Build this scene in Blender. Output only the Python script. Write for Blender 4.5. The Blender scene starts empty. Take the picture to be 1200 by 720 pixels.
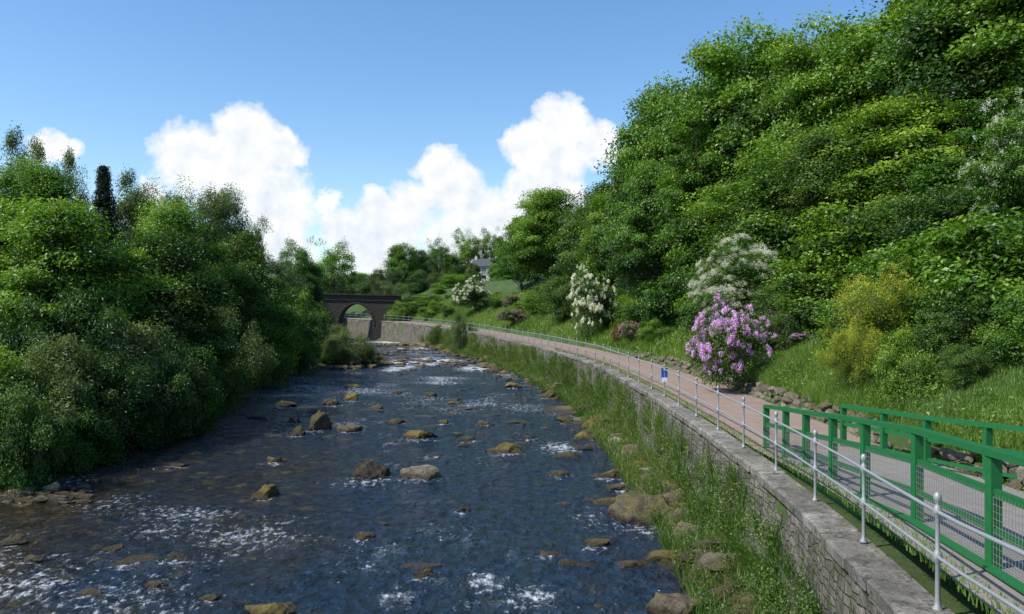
import bpy, math, numpy as np
from mathutils import Vector
rng=np.random.default_rng(7)
F=940.0; CH=5.5; HZ=362.0
scene=bpy.context.scene
# ------------------------------------------------------------ helpers
class MB:
    def __init__(s): s.v=[];s.f=[];s.m=[];s.t=[];s.sm=[];s.n=0;s.uv=[]
    def add(s,v,f,mat=0,tint=0.5,smooth=False):
        v=np.asarray(v,float).reshape(-1,3); f=np.asarray(f,int)
        if len(v)==0 or len(f)==0: return
        s.v.append(v); s.f.append(f+s.n); s.m.append(np.full(len(f),mat)); 
        s.t.append(np.broadcast_to(np.asarray(tint,float),(len(v),)).copy()); s.sm.append(np.full(len(f),smooth)); s.n+=len(v)
    def mesh(s,name,mats):
        me=bpy.data.meshes.new(name)
        V=np.concatenate(s.v); me.vertices.add(len(V)); me.vertices.foreach_set('co',V.astype(np.float32).ravel())
        tot=np.concatenate([np.full(len(f),f.shape[1]) for f in s.f]); L=np.concatenate([f.ravel() for f in s.f])
        me.loops.add(len(L)); me.loops.foreach_set('vertex_index',L.astype(np.int32))
        me.polygons.add(len(tot)); st=np.concatenate([[0],np.cumsum(tot)[:-1]])
        me.polygons.foreach_set('loop_start',st.astype(np.int32))
        for m in mats: me.materials.append(m)
        me.polygons.foreach_set('material_index',np.concatenate(s.m).astype(np.int32))
        me.polygons.foreach_set('use_smooth',np.concatenate(s.sm))
        me.update(calc_edges=True)
        a=me.attributes.new('tint','FLOAT','POINT'); a.data.foreach_set('value',np.concatenate(s.t).astype(np.float32))
        return me
def obj(name,me,loc=(0,0,0),rot=(0,0,0),sc=(1,1,1),parent=None):
    o=bpy.data.objects.new(name,me); scene.collection.objects.link(o)
    o.location=loc;o.rotation_euler=rot;o.scale=sc
    if parent: o.parent=parent
    return o
def tube(mb,pts,rad,seg=8,mat=0,tint=.5,smooth=True,cap=False):
    pts=np.asarray(pts,float); n=len(pts); rad=np.broadcast_to(rad,(n,))
    tan=np.gradient(pts,axis=0); tan/=np.linalg.norm(tan,axis=1)[:,None]+1e-9
    up=np.array([0,0,1.]) if abs(tan[0][2])<.9 else np.array([1.,0,0])
    a=np.cross(tan,up); a/=np.linalg.norm(a,axis=1)[:,None]+1e-9; b=np.cross(tan,a)
    th=np.linspace(0,2*np.pi,seg,endpoint=False)
    V=pts[:,None]+rad[:,None,None]*(np.cos(th)[None,:,None]*a[:,None]+np.sin(th)[None,:,None]*b[:,None])
    i=np.arange(n-1)[:,None];j=np.arange(seg)[None]
    Q=np.stack([i*seg+j,i*seg+(j+1)%seg,(i+1)*seg+(j+1)%seg,(i+1)*seg+j],-1).reshape(-1,4)
    mb.add(V.reshape(-1,3),Q,mat,tint,smooth)
def lathe(mb,c,prof,seg=10,mat=0,tint=.5):
    prof=np.array(prof); th=np.linspace(0,2*np.pi,seg,endpoint=False);n=len(prof)
    V=np.stack([c[0]+prof[:,0][:,None]*np.cos(th),c[1]+prof[:,0][:,None]*np.sin(th),c[2]+np.broadcast_to(prof[:,1][:,None],(n,seg))],-1)
    i=np.arange(n-1)[:,None];j=np.arange(seg)[None]
    Q=np.stack([i*seg+j,i*seg+(j+1)%seg,(i+1)*seg+(j+1)%seg,(i+1)*seg+j],-1).reshape(-1,4)
    mb.add(V.reshape(-1,3),Q,mat,tint,True)
def beam(mb,p,q,w,h,mat=0,tint=.5):
    p=np.array(p,float);q=np.array(q,float);t=q-p;t/=np.linalg.norm(t)
    up=np.array([0,0,1.]) if abs(t[2])<.95 else np.array([0,1.,0])
    a=np.cross(t,up);a/=np.linalg.norm(a);b=np.cross(a,t)
    V=[]
    for e in (p,q):
        for sx,sz in ((-1,-1),(1,-1),(1,1),(-1,1)): V.append(e+a*w/2*sx+b*h/2*sz)
    mb.add(V,[[0,1,2,3],[7,6,5,4],[0,4,5,1],[1,5,6,2],[2,6,7,3],[3,7,4,0]],mat,tint)
def smtab(pts,win):
    Ys=np.arange(-80,1400,.5); a=np.array(pts,float); v=np.interp(Ys,a[:,0],a[:,1])
    k=np.hanning(win*2+1);k/=k.sum(); vp=np.pad(v,win,mode='edge'); v=np.convolve(vp,k,'valid')
    return lambda Y: np.interp(Y,Ys,v)
XW=smtab([(-60,-6),(-20,-.8),(0,2.6),(5.1,3.55),(7.66,4.07),(10,4.45),(12.6,4.82),(15.2,5.05),(20,5.25),(30,5.35),(45,4.9),(60,3.0),(75,.3),(90,-3.2),(110,-9),(130,-17.5),(150,-29),(170,-42),(200,-64),(260,-84),(1300,-84)],4)
XL=smtab([(-60,-20),(0,-15.5),(24,-16.5),(33,-15.5),(50,-17.5),(71,-20.5),(97,-23),(110,-25.5),(130,-33),(150,-44),(170,-58),(200,-82),(260,-104),(1300,-104)],8)
_rd=smtab([(-60,2.2),(5,2.62),(7.66,2.9),(10,2.97),(12.6,3.06),(15.2,3.1),(75,3.0),(110,2.6),(150,1.9),(300,0),(1300,0)],3)
_pd=smtab([(-60,2.2),(4,2.42),(8,2.6),(10,2.69),(13,2.86),(17.5,3.08),(75,3.0),(110,2.6),(150,1.9),(300,0),(1300,0)],3)
RZ=lambda Y: CH-_rd(Y)
PZ=lambda Y: CH-_pd(Y)
def nz(X,Y,s=1.0,seed=0):
    r=np.random.default_rng(seed); out=0
    for k in range(7):
        fx,fy=r.normal(0,1,2)*s*(1.5**k)*.35; out=out+np.sin(X*fx+Y*fy+r.uniform(0,6.3))/(1.4**k)
    return out/2.2
def H(X,Y):
    X=np.asarray(X,float);Y=np.asarray(Y,float)
    d=X-XW(Y);e=XL(Y)-X
    fs=np.interp(Y,[110,190],[1,.52])
    r=np.minimum(PZ(Y),RZ(Y)+.0)-.07+fs*np.interp(d,[0,3.1,3.35,6,10,20,40,80,400],[0,0,.35,1.75,3.8,8,12,15,20])+nz(X,Y,.5,3)*np.interp(d,[3.3,6,20],[0,.18,.6])
    l=np.interp(e,[-3,-1,0,1,3,8,20,60,400],[-.6,-.35,-.05,.3,.8,1.5,2.6,4,6])+nz(X,Y,.8,5)*np.interp(e,[-1,2,20],[.0,.12,.4])+nz(X,Y,2.5,9)*np.interp(e,[-3,-1,3],[.0,.1,.1])
    g=np.interp(d,[-3,-1.7,-.9,-.3],[-.6,-.2,.16,.5])+nz(X,Y,2,6)*.18
    return np.where(d>-.31,r,np.where(e>-3,l,np.where(d>-3,g,-.6)))
# ------------------------------------------------------------ materials
def newmat(name):
    m=bpy.data.materials.new(name);m.use_nodes=True;nt=m.node_tree;b=nt.nodes['Principled BSDF'];return m,nt,b
def N(nt,t,**k):
    n=nt.nodes.new(t)
    for a,v in k.items():
        if a in n.inputs.keys(): n.inputs[a].default_value=v
        else: setattr(n,a,v)
    return n
def ramp(nt,src,stops):
    r=nt.nodes.new('ShaderNodeValToRGB'); nt.links.new(src,r.inputs[0]); el=r.color_ramp.elements
    while len(el)<len(stops): el.new(.5)
    for e,(p,c) in zip(el,stops): e.position=p; e.color=(c if len(c)==4 else (*c,1))
    return r.outputs[0]
def mix(nt,f,a,b,blend='MIX'):
    n=nt.nodes.new('ShaderNodeMix');n.data_type='RGBA';n.blend_type=blend
    for s,v in ((0,f),(6,a),(7,b)):
        if hasattr(v,'is_linked'): nt.links.new(v,n.inputs[s])
        else: n.inputs[s].default_value=v if s==0 else (*v,1)
    return n.outputs[2]
def math_(nt,op,a,b=0.,c=None,clamp=False):
    n=nt.nodes.new('ShaderNodeMath');n.operation=op;n.use_clamp=clamp
    for i,v in enumerate((a,b,c)):
        if v is None: continue
        if hasattr(v,'is_linked'): nt.links.new(v,n.inputs[i])
        else: n.inputs[i].default_value=v
    return n.outputs[0]
def noise(nt,vec,scale,detail=4,rough=.55):
    n=N(nt,'ShaderNodeTexNoise',Scale=scale,Detail=detail,Roughness=rough)
    if vec is not None: nt.links.new(vec,n.inputs['Vector'])
    return n.outputs[0]
def bump(nt,b,h,st,dist=.05):
    n=N(nt,'ShaderNodeBump',Strength=st,Distance=dist);nt.links.new(h,n.inputs['Height']);nt.links.new(n.outputs[0],b.inputs['Normal']);return n
def leafmat(name,c0,c1,c2,trans=.35,hue=.035,rough=.5):
    m,nt,b=newmat(name);nt.nodes.remove(b)
    at=N(nt,'ShaderNodeAttribute',attribute_name='tint')
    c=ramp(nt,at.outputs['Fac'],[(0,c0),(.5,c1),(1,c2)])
    oi=N(nt,'ShaderNodeObjectInfo')
    hs=N(nt,'ShaderNodeHueSaturation');nt.links.new(c,hs.inputs['Color'])
    nt.links.new(math_(nt,'MULTIPLY_ADD',oi.outputs['Random'],-hue,.5+hue*.4),hs.inputs['Hue'])
    nt.links.new(math_(nt,'MULTIPLY_ADD',oi.outputs['Random'],.55,.76),hs.inputs['Value'])
    d=N(nt,'ShaderNodeBsdfDiffuse');nt.links.new(hs.outputs[0],d.inputs[0])
    t=N(nt,'ShaderNodeBsdfTranslucent');tc=mix(nt,1.,hs.outputs[0],(1.5,1.5,.6),'MULTIPLY');nt.links.new(tc,t.inputs[0])
    ms=N(nt,'ShaderNodeMixShader');ms.inputs[0].default_value=trans
    nt.links.new(d.outputs[0],ms.inputs[1]);nt.links.new(t.outputs[0],ms.inputs[2])
    g_=N(nt,'ShaderNodeBsdfGlossy',Roughness=.45);g_.inputs[0].default_value=(1,1,1,1)
    m2=N(nt,'ShaderNodeMixShader');m2.inputs[0].default_value=.03
    nt.links.new(ms.outputs[0],m2.inputs[1]);nt.links.new(g_.outputs[0],m2.inputs[2]);nt.links.new(m2.outputs[0],nt.nodes['Material Output'].inputs[0])
    return m
M_green=leafmat('leaf_bright',(.025,.075,.006),(.09,.205,.014),(.22,.36,.04),.33)
M_dark=leafmat('leaf_dark',(.016,.05,.007),(.05,.128,.015),(.14,.23,.035),.3)
M_grey=leafmat('leaf_willow',(.04,.08,.02),(.1,.165,.045),(.21,.27,.1),.33)
M_broom=leafmat('leaf_broom',(.08,.13,.01),(.2,.27,.02),(.36,.42,.04),.33)
M_conif=leafmat('needle',(.007,.018,.008),(.013,.035,.014),(.025,.06,.022),.1)
M_grass=leafmat('grass_blades',(.055,.12,.014),(.12,.235,.028),(.26,.33,.09),.4)
M_weed=leafmat('weed_leaves',(.05,.1,.012),(.11,.2,.025),(.24,.29,.07),.4)
M_white=leafmat('petal_white',(.55,.53,.47),(.74,.73,.67),(.82,.82,.78),.3,0)
M_pink=leafmat('petal_lilac',(.34,.17,.44),(.52,.3,.62),(.72,.52,.78),.3,0)
M_mag=leafmat('petal_magenta',(.3,.09,.24),(.45,.17,.38),(.58,.3,.5),.3,0)
M_red=leafmat('petal_red',(.4,.03,.02),(.5,.06,.03),(.6,.1,.04),.3,0)
M_yel=leafmat('petal_yellow',(.42,.42,.02),(.58,.58,.03),(.7,.7,.06),.2,0)
def barkm():
    m,nt,b=newmat('bark');tc=N(nt,'ShaderNodeTexCoord').outputs['Object']
    n=noise(nt,tc,6,6);nt.links.new(ramp(nt,n,[(.3,(.03,.024,.018)),(.7,(.12,.1,.08))]),b.inputs['Base Color']);b.inputs['Roughness'].default_value=.9;bump(nt,b,n,.6);return m
M_bark=barkm()
def geo(nt): return N(nt,'ShaderNodeNewGeometry')
def rockm(name,c0,c1,moss=.5,wet=True,mosscol=(.1,.1,.015)):
    m,nt,b=newmat(name);g=geo(nt);pos=g.outputs['Position']
    n1=noise(nt,pos,3.,8,.65);n2=noise(nt,pos,14.,6,.7);n3=noise(nt,pos,.9,5)
    c=ramp(nt,n1,[(.25,c0),(.72,c1)])
    c=mix(nt,math_(nt,'MULTIPLY',ramp(nt,n2,[(.35,(1,1,1)),(.55,(0,0,0))]),.45),c,(c0[0]*.4,c0[1]*.4,c0[2]*.4))
    at=N(nt,'ShaderNodeAttribute',attribute_name='tint').outputs['Fac']
    c=mix(nt,1.,c,mix(nt,at,(.55,.5,.43),(1.25,1.2,1.12)),'MULTIPLY')
    sx=N(nt,'ShaderNodeSeparateXYZ');nt.links.new(g.outputs['Normal'],sx.inputs[0])
    mo=math_(nt,'MULTIPLY',math_(nt,'MULTIPLY_ADD',n3,5,-2.6+moss*1.2,clamp=True),math_(nt,'MULTIPLY_ADD',sx.outputs[2],1.5,.1,clamp=True))
    mo=math_(nt,'MULTIPLY',mo,math_(nt,'MULTIPLY_ADD',n1,3,-.8,clamp=True))
    c=mix(nt,math_(nt,'MULTIPLY',mo,.9 if moss>0 else 0),c,mix(nt,n2,tuple(x*.5 for x in mosscol),tuple(x*1.5 for x in mosscol)))
    if wet:
        sp=N(nt,'ShaderNodeSeparateXYZ');nt.links.new(pos,sp.inputs[0])
        w=math_(nt,'MULTIPLY_ADD',sp.outputs[2],-8,math_(nt,'MULTIPLY_ADD',n1,1.2,.9),clamp=True)
        c=mix(nt,w,c,mix(nt,1.,c,(.3,.25,.16),'MULTIPLY'))
        nt.links.new(math_(nt,'MULTIPLY_ADD',w,-.55,.85),b.inputs['Roughness'])
    else: b.inputs['Roughness'].default_value=.88
    nt.links.new(c,b.inputs['Base Color'])
    bump(nt,b,math_(nt,'ADD',n1,math_(nt,'MULTIPLY',n2,.5)),1.,.14);return m
M_rock=rockm('rock_grey',(.085,.07,.052),(.26,.225,.18),.8,mosscol=(.13,.115,.018))
M_rockd=rockm('rock_dark',(.028,.022,.016),(.12,.098,.07),.8,mosscol=(.1,.09,.014))
M_rockm=rockm('rock_mossy',(.07,.05,.018),(.24,.18,.06),2.2,mosscol=(.18,.145,.015))
M_rockp=rockm('rock_pale',(.2,.175,.14),(.42,.38,.32),.1)
M_rub=rockm('rubble',(.13,.115,.095),(.33,.3,.26),.6,False)
def groundm():
    m,nt,b=newmat('ground_soil_grass');g=geo(nt);pos=g.outputs['Position'];sp=N(nt,'ShaderNodeSeparateXYZ');nt.links.new(pos,sp.inputs[0])
    n1=noise(nt,pos,.6,6);n2=noise(nt,pos,7,6,.7)
    c=ramp(nt,n1,[(.3,(.035,.068,.012)),(.55,(.065,.125,.018)),(.75,(.11,.15,.04))])
    c=mix(nt,math_(nt,'MULTIPLY',n2,.6),c,(.03,.045,.012))
    low=math_(nt,'MULTIPLY_ADD',sp.outputs[2],-1.6,1.3,clamp=True)
    peb=ramp(nt,n2,[(.3,(.03,.025,.018)),(.7,(.15,.128,.085))])
    c=mix(nt,low,c,peb)
    nt.links.new(c,b.inputs['Base Color']);b.inputs['Roughness'].default_value=.95;bump(nt,b,n2,.8,.15);return m
M_ground=groundm()
def pathm():
    m,nt,b=newmat('path_tarmac');g=geo(nt);pos=g.outputs['Position'];sp=N(nt,'ShaderNodeSeparateXYZ');nt.links.new(pos,sp.inputs[0])
    n1=noise(nt,pos,.7,5);n2=noise(nt,pos,40,4,.7);n3=noise(nt,pos,3,6,.7)
    f=math_(nt,'MULTIPLY_ADD',math_(nt,'ADD',sp.outputs[1],math_(nt,'MULTIPLY',n1,1.5)),.9,-.9*17.6,clamp=True)
    red=ramp(nt,n3,[(.3,(.28,.19,.15)),(.7,(.38,.275,.22))]);gr=ramp(nt,n3,[(.3,(.22,.2,.18)),(.7,(.31,.285,.265))])
    c=mix(nt,f,gr,red);c=mix(nt,math_(nt,'MULTIPLY',n2,.45),c,(.15,.115,.095))
    c=mix(nt,ramp(nt,n1,[(.45,(0,0,0)),(.7,(.4,.4,.4))]),c,(.17,.145,.11))
    nt.links.new(c,b.inputs['Base Color']);b.inputs['Roughness'].default_value=.9;bump(nt,b,n2,.3,.01);return m
M_path=pathm()
def wallm():
    m,nt,b=newmat('wall_stone');uv=N(nt,'ShaderNodeUVMap').outputs[0]
    g=geo(nt);pos=g.outputs['Position']
    dn=N(nt,'ShaderNodeTexNoise',Scale=2.4,Detail=5.);nt.links.new(uv,dn.inputs['Vector'])
    va=N(nt,'ShaderNodeVectorMath',operation='MULTIPLY_ADD');nt.links.new(dn.outputs[1],va.inputs[0]);va.inputs[1].default_value=(.22,.12,.0);nt.links.new(uv,va.inputs[2])
    mp=N(nt,'ShaderNodeMapping');mp.inputs['Scale'].default_value=(3.1,8.,1.);nt.links.new(va.outputs[0],mp.inputs[0])
    vo=N(nt,'ShaderNodeTexVoronoi',Scale=1.,Randomness=.6);vo.voronoi_dimensions='2D';nt.links.new(mp.outputs[0],vo.inputs['Vector'])
    ve=N(nt,'ShaderNodeTexVoronoi',Scale=1.,Randomness=.6,feature='DISTANCE_TO_EDGE');ve.voronoi_dimensions='2D';nt.links.new(mp.outputs[0],ve.inputs['Vector'])
    edge=math_(nt,'MULTIPLY',ve.outputs['Distance'],7.,clamp=True)
    vs=nt.nodes.new('ShaderNodeSeparateXYZ');nt.links.new(vo.outputs['Color'],vs.inputs[0])
    n1=noise(nt,pos,1.1,7,.65);n2=noise(nt,pos,11,6,.7)
    c=ramp(nt,vs.outputs[0],[(0,(.13,.115,.1)),(.5,(.18,.162,.142)),(1,(.25,.23,.2))])
    c=mix(nt,math_(nt,'MULTIPLY_ADD',edge,.6,.4),(.085,.077,.065),c)
    c=mix(nt,1.,c,ramp(nt,n2,[(.25,(.5,.48,.45)),(.75,(1.6,1.55,1.5))]),'MULTIPLY')
    c=mix(nt,ramp(nt,n1,[(.46,(0,0,0)),(.62,(.75,.75,.75))]),c,(.055,.065,.016))
    m3=N(nt,'ShaderNodeMapping');m3.inputs['Scale'].default_value=(2.4,.35,1.);nt.links.new(uv,m3.inputs[0])
    n5=noise(nt,m3.outputs[0],1.6,6,.7);c=mix(nt,ramp(nt,n5,[(.48,(0,0,0)),(.64,(.75,.75,.75))]),c,(.04,.036,.026))
    n4=noise(nt,pos,2.6,6,.7);c=mix(nt,ramp(nt,n4,[(.58,(0,0,0)),(.66,(.6,.6,.6))]),c,(.33,.31,.275))
    nt.links.new(c,b.inputs['Base Color']);b.inputs['Roughness'].default_value=.92
    hh=math_(nt,'ADD',math_(nt,'MULTIPLY',edge,.8),math_(nt,'MULTIPLY',n2,1.1));bump(nt,b,hh,1.,.045);return m
M_wall=wallm()
def copm():
    m,nt,b=newmat('coping_stone');g=geo(nt);pos=g.outputs['Position'];n1=noise(nt,pos,2.2,7,.7);n2=noise(nt,pos,18,5,.7);n3=noise(nt,pos,7,5,.7)
    c=ramp(nt,n1,[(.3,(.13,.12,.1)),(.5,(.24,.225,.2)),(.68,(.4,.38,.35))]);c=mix(nt,ramp(nt,n2,[(.48,(0,0,0)),(.66,(.65,.65,.65))]),c,(.08,.08,.05))
    c=mix(nt,ramp(nt,n3,[(.52,(0,0,0)),(.62,(.75,.75,.75))]),c,(.055,.058,.03))
    at=N(nt,'ShaderNodeAttribute',attribute_name='tint').outputs['Fac'];c=mix(nt,1.,c,mix(nt,at,(.65,.63,.6),(1.2,1.17,1.13)),'MULTIPLY')
    nt.links.new(c,b.inputs['Base Color']);b.inputs['Roughness'].default_value=.9;bump(nt,b,math_(nt,'ADD',n1,n2),.9,.05);return m
M_cop=copm()
def paint(name,c,rough=.4,metal=0,var=.35,rust=0.):
    m,nt,b=newmat(name);g=geo(nt);n=noise(nt,g.outputs['Position'],9,6,.7)
    cc=mix(nt,math_(nt,'MULTIPLY',n,var),c,tuple(x*.45 for x in c))
    if rust: cc=mix(nt,ramp(nt,noise(nt,g.outputs['Position'],23,5,.7),[(.6,(0,0,0)),(.7,(rust,)*3)]),cc,(.16,.07,.03))
    nt.links.new(cc,b.inputs['Base Color']);b.inputs['Roughness'].default_value=rough;b.inputs['Metallic'].default_value=metal;bump(nt,b,n,.15,.01);return m
M_rail=paint('galvanised_paint',(.4,.42,.42),.5,.3,.6,.55)
M_gp=paint('green_paint',(.014,.17,.045),.5,0,.7)
M_wire=paint('wire',(.35,.36,.34),.45,.5)
M_bridge=rockm('bridge_masonry',(.025,.021,.019),(.075,.064,.057),.1,False)
M_hw=paint('white_render',(.62,.62,.6),.8,0,.3);M_roof=paint('slate',(.07,.075,.085),.6);M_glass=paint('window_glass',(.03,.04,.05),.1)
M_blue=paint('blue_sign',(.02,.1,.45),.4);M_wp=paint('white_paint',(.8,.8,.8),.4,0,.1)
M_deadwood=paint('bleached_wood',(.5,.46,.4),.8)
# ------------------------------------------------------------ terrain
ys=np.concatenate([np.arange(-30,120,1.0),np.arange(120,260,3.),np.arange(260,1300,30.)])
lo=np.array([-700,-400,-200,-100,-60,-40,-28,-20,-15,-11,-8,-6,-4.5,-3.2,-2.2,-1.4,-.7,0,.6,1.2,2,3.])
ro=np.array([-3,-2.4,-1.8,-1.3,-.9,-.6,-.33,-.30,0,.8,1.6,2.4,3.1,3.35,4,4.8,5.7,6.8,8,9.5,11.5,14,17,21,26,34,45,60,85,120,200,400,700])
cols=[]
for Y in ys:
    l=XL(Y)+lo; r=XW(Y)+ro; mid=np.linspace(l[-1],r[0],10)[1:-1]; cols.append(np.concatenate([l,mid,r]))
XX=np.array(cols);YY=np.repeat(ys[:,None],XX.shape[1],1);ZZ=H(XX,YY)
nr,nc=XX.shape;i=np.arange(nr-1)[:,None];j=np.arange(nc-1)[None]
Q=np.stack([i*nc+j,i*nc+j+1,(i+1)*nc+j+1,(i+1)*nc+j],-1).reshape(-1,4)
mb=MB();mb.add(np.stack([XX,YY,ZZ],-1).reshape(-1,3),Q,0,.5,True);obj('ground',mb.mesh('ground',[M_ground]))
py=np.arange(3,200,.8);mb=MB();V=[]
for Y in py:
    for d in (.16,.9,1.7,2.4,3.12): V.append((XW(Y)+d+(nz(Y*2,0,1.5,8)*.07 if d>3 and Y>20 else 0),Y,PZ(Y)+.0+ (.02 if 0.5<d<3 else 0)))
nc=5;i=np.arange(len(py)-1)[:,None];j=np.arange(nc-1)[None]
mb.add(V,np.stack([i*nc+j,i*nc+j+1,(i+1)*nc+j+1,(i+1)*nc+j],-1).reshape(-1,4),0,.5,True);obj('path',mb.mesh('path',[M_path]))
# retaining wall with uv
wy=np.concatenate([np.arange(-10,60,.25),np.arange(60,175,1.)])
s=np.concatenate([[0],np.cumsum(np.hypot(np.diff(XW(wy)),np.diff(wy)))])
zl=np.linspace(0,1,15)
V=[];UV=[]
for k,Y in enumerate(wy):
    zt=RZ(Y)-.14
    for a in zl:
        z=-.8+a*(zt+.8); off=-.33-(1-a)*.16+nz(s[k]*3,z*4,1.,4)*.03+nz(s[k]*2,z*3,3.,14)*.022
        V.append((XW(Y)+off,Y,z));UV.append((s[k],z))
    V.append((XW(Y)+.1,Y,zt));UV.append((s[k],zt+.4))
nc=16;i=np.arange(len(wy)-1)[:,None];j=np.arange(nc-1)[None]
Q=np.stack([i*nc+j,i*nc+j+1,(i+1)*nc+j+1,(i+1)*nc+j],-1).reshape(-1,4)
mb=MB();mb.add(V,Q,0,.5,True);me=mb.mesh('stone_retaining_wall',[M_wall])
uvl=me.uv_layers.new(name='UVMap');li=np.zeros(len(me.loops),np.int32);me.loops.foreach_get('vertex_index',li)
uvl.data.foreach_set('uv',np.array(UV,np.float32)[li].ravel())
wall=obj('stone_retaining_wall',me)
mb=MB();Y=-5.
while Y<165:
    L=rng.uniform(.55,1.25)*(1 if Y<60 else 2);Y2=Y+L-.02
    o1=rng.normal(0,.025);dz=rng.normal(0,.014);b=.025
    def ring(Yc,ins):
        x=XW(Yc);z=RZ(Yc)+dz
        return [(x-.38+o1+ins,Yc,z-.16),(x-.39+o1+ins,Yc,z-b-ins),(x-.36+b+o1+ins,Yc,z-ins),(x+.12,Yc,z-ins),(x+.13,Yc,z-.16)]
    R=ring(Y,.02)+ring(Y+.04,0)+ring(Y2-.04,0)+ring(Y2,.02)
    f=[]
    for a in range(3):
        for c in range(5): f.append([a*5+c,a*5+(c+1)%5,(a+1)*5+(c+1)%5,(a+1)*5+c])
    t=rng.random();mb.add(R,f,0,t);mb.add(R[:5],[[4,3,2,1,0]],0,t);mb.add(R[-5:],[[0,1,2,3,4]],0,t)
    Y+=L
obj('coping',mb.mesh('coping',[M_cop]),parent=wall)
mb=MB();sp=2.55
Yp=7.66-sp*2;posts=[]
while Yp<160:
    posts.append(Yp);Yp+=sp
prof=[(.0,0),(.05,0),(.05,.02),(.028,.05),(.024,.1),(.021,.44),(.03,.46),(.04,.49),(.043,.51),(.04,.53),(.03,.56),(.021,.58),(.02,.86),(.028,.89),(.04,.92),(.042,.94),(.038,.97),(.024,1.0),(.018,1.02),(.03,1.04),(.038,1.07),(.034,1.1),(.018,1.125),(0,1.13)]
for Yp in posts:
    lathe(mb,(XW(Yp)+rng.normal(0,.008),Yp,RZ(Yp)),prof,12 if Yp<40 else 6)
ry=np.arange(-4,160,.85)
for h,r in ((.94,.02),(.51,.018)):
    tube(mb,np.stack([XW(ry),ry,RZ(ry)+h+nz(ry,0,1.5,2)*.008],-1),np.where(ry<40,r,r*1.1),8)
obj('iron_railing',mb.mesh('iron_railing',[M_rail]))
# ------------------------------------------------------------ green ramp
ramp_e=bpy.data.objects.new('green_footbridge_ramp',None);scene.collection.objects.link(ramp_e)
near=[(4.05,4.2,1.22),(4.45,6.0,1.35),(4.8,8.0,1.47),(5.1,10.1,1.57),(5.24,11.9,1.71),(5.36,13.4,1.83),(5.46,14.9,1.97),(5.53,16.2,2.07),(5.58,17.6,2.18)]
far=[(8.3,8.5,1.6),(8.3,10.2,1.75),(8.2,12.,1.9),(8.0,13.5,2.0),(7.75,15,2.08),(7.6,16.4,2.14),(7.35,17.8,2.2)]
def fence(name,pts,mesh=True):
    mb=MB();mw=MB()
    for x,y,dt in pts:
        t=CH-dt;beam(mb,(x,y,t-1.32),(x,y,t-.002),.11,.11)
        for q in (-.045,.045): beam(mb,(x+q,y-.06,t-.36),(x+q,y-.075,t-.36),.02,.02)
    for (x0,y0,a),(x1,y1,c) in zip(pts[:-1],pts[1:]):
        beam(mb,(x0,y0,CH-a+.035),(x1,y1,CH-c+.035),.14,.07)
        beam(mb,(x0,y0,CH-a-.36),(x1,y1,CH-c-.36),.05,.08)
        beam(mb,(x0,y0,CH-a-.74),(x1,y1,CH-c-.74),.05,.06)
        beam(mb,(x0-.08,y0,CH-a-1.25),(x1-.08,y1,CH-c-1.25),.05,.3)
        beam(mb,(x0-.08,y0,CH-a-1.085),(x1-.08,y1,CH-c-1.085),.12,.025)
        if mesh:
            L=math.hypot(x1-x0,y1-y0);n=int(L/.07)
            for k in range(1,n):
                f=k/n;x=x0+(x1-x0)*f;y=y0+(y1-y0)*f;z=CH-(a+(c-a)*f)
                tube(mw,[(x-.03,y,z-1.1),(x-.03,y,z-.36)],.0028,4)
            for k in range(1,11):
                z=-1.1+k*.07;tube(mw,[(x0-.03,y0,CH-a+z),(x1-.03,y1,CH-c+z)],.0028,4)
    obj(name,mb.mesh(name,[M_gp]),parent=ramp_e)
    if mesh: obj(name+'_wire_mesh',mw.mesh(name,[M_wire]),parent=ramp_e)
fence('river_side_parapet',near);fence('bank_side_parapet',far,False)
sg=MB();Ys=28.1;xs=float(XW(Ys));z0=float(RZ(Ys))
beam(sg,(xs-.0,Ys-.045,z0+.5),(xs,Ys-.045,z0+1.0),.22,.02,0)
beam(sg,(xs,Ys-.06,z0+.5),(xs,Ys-.06,z0+.66),.2,.012,1);beam(sg,(xs,Ys-.02,z0+.35),(xs,Ys-.02,z0+1.02),.03,.02,2)
obj('notice_sign',sg.mesh('sign',[M_blue,M_wp,M_rail]))
# ------------------------------------------------------------ rocks
import bmesh
def ico(sub):
    bm=bmesh.new();bmesh.ops.create_icosphere(bm,subdivisions=sub,radius=1.);v=np.array([x.co[:] for x in bm.verts]);f=np.array([[y.index for y in x.verts] for x in bm.faces]);bm.free();return v,f
IC={k:ico(k) for k in (2,3,4,5)}
def rockverts(sub,r,cuts=9):
    v,f=IC[sub];v=v.copy()
    for _ in range(cuts):
        n=r.normal(size=3);n/=np.linalg.norm(n);d=r.uniform(.45,.85);p=v@n-d;v-=np.maximum(p,0)[:,None]*n*.95
    ph=r.uniform(0,6,9)
    for k in range(4 if sub>3 else 2):
        q=2.3*1.9**k;v*=(1+.075/1.4**k*(np.sin(v[:,0]*q+ph[k])*np.sin(v[:,1]*q+ph[k+2])+np.sin(v[:,2]*q+ph[k+4])*np.sin(v[:,0]*q*1.3+ph[k+5])))[:,None]
    return v,f
def addrock(mb,x,y,z,sx,sy,sz,r,sub=2,mat=0):
    v,f=rockverts(sub,r);v=v*np.array([sx,sy,sz])*1.15;a=r.uniform(-.5,.5);c,s_=math.cos(a),math.sin(a)
    R=np.array([[c,-s_,0],[s_,c,0],[0,0,1]]);mb.add(v@R.T+np.array([x,y,z]),f,mat,r.random(),sub>3)
def W(px,py_): Y=CH*F/(py_-HZ);return (px-600)*Y/F,Y
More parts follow.
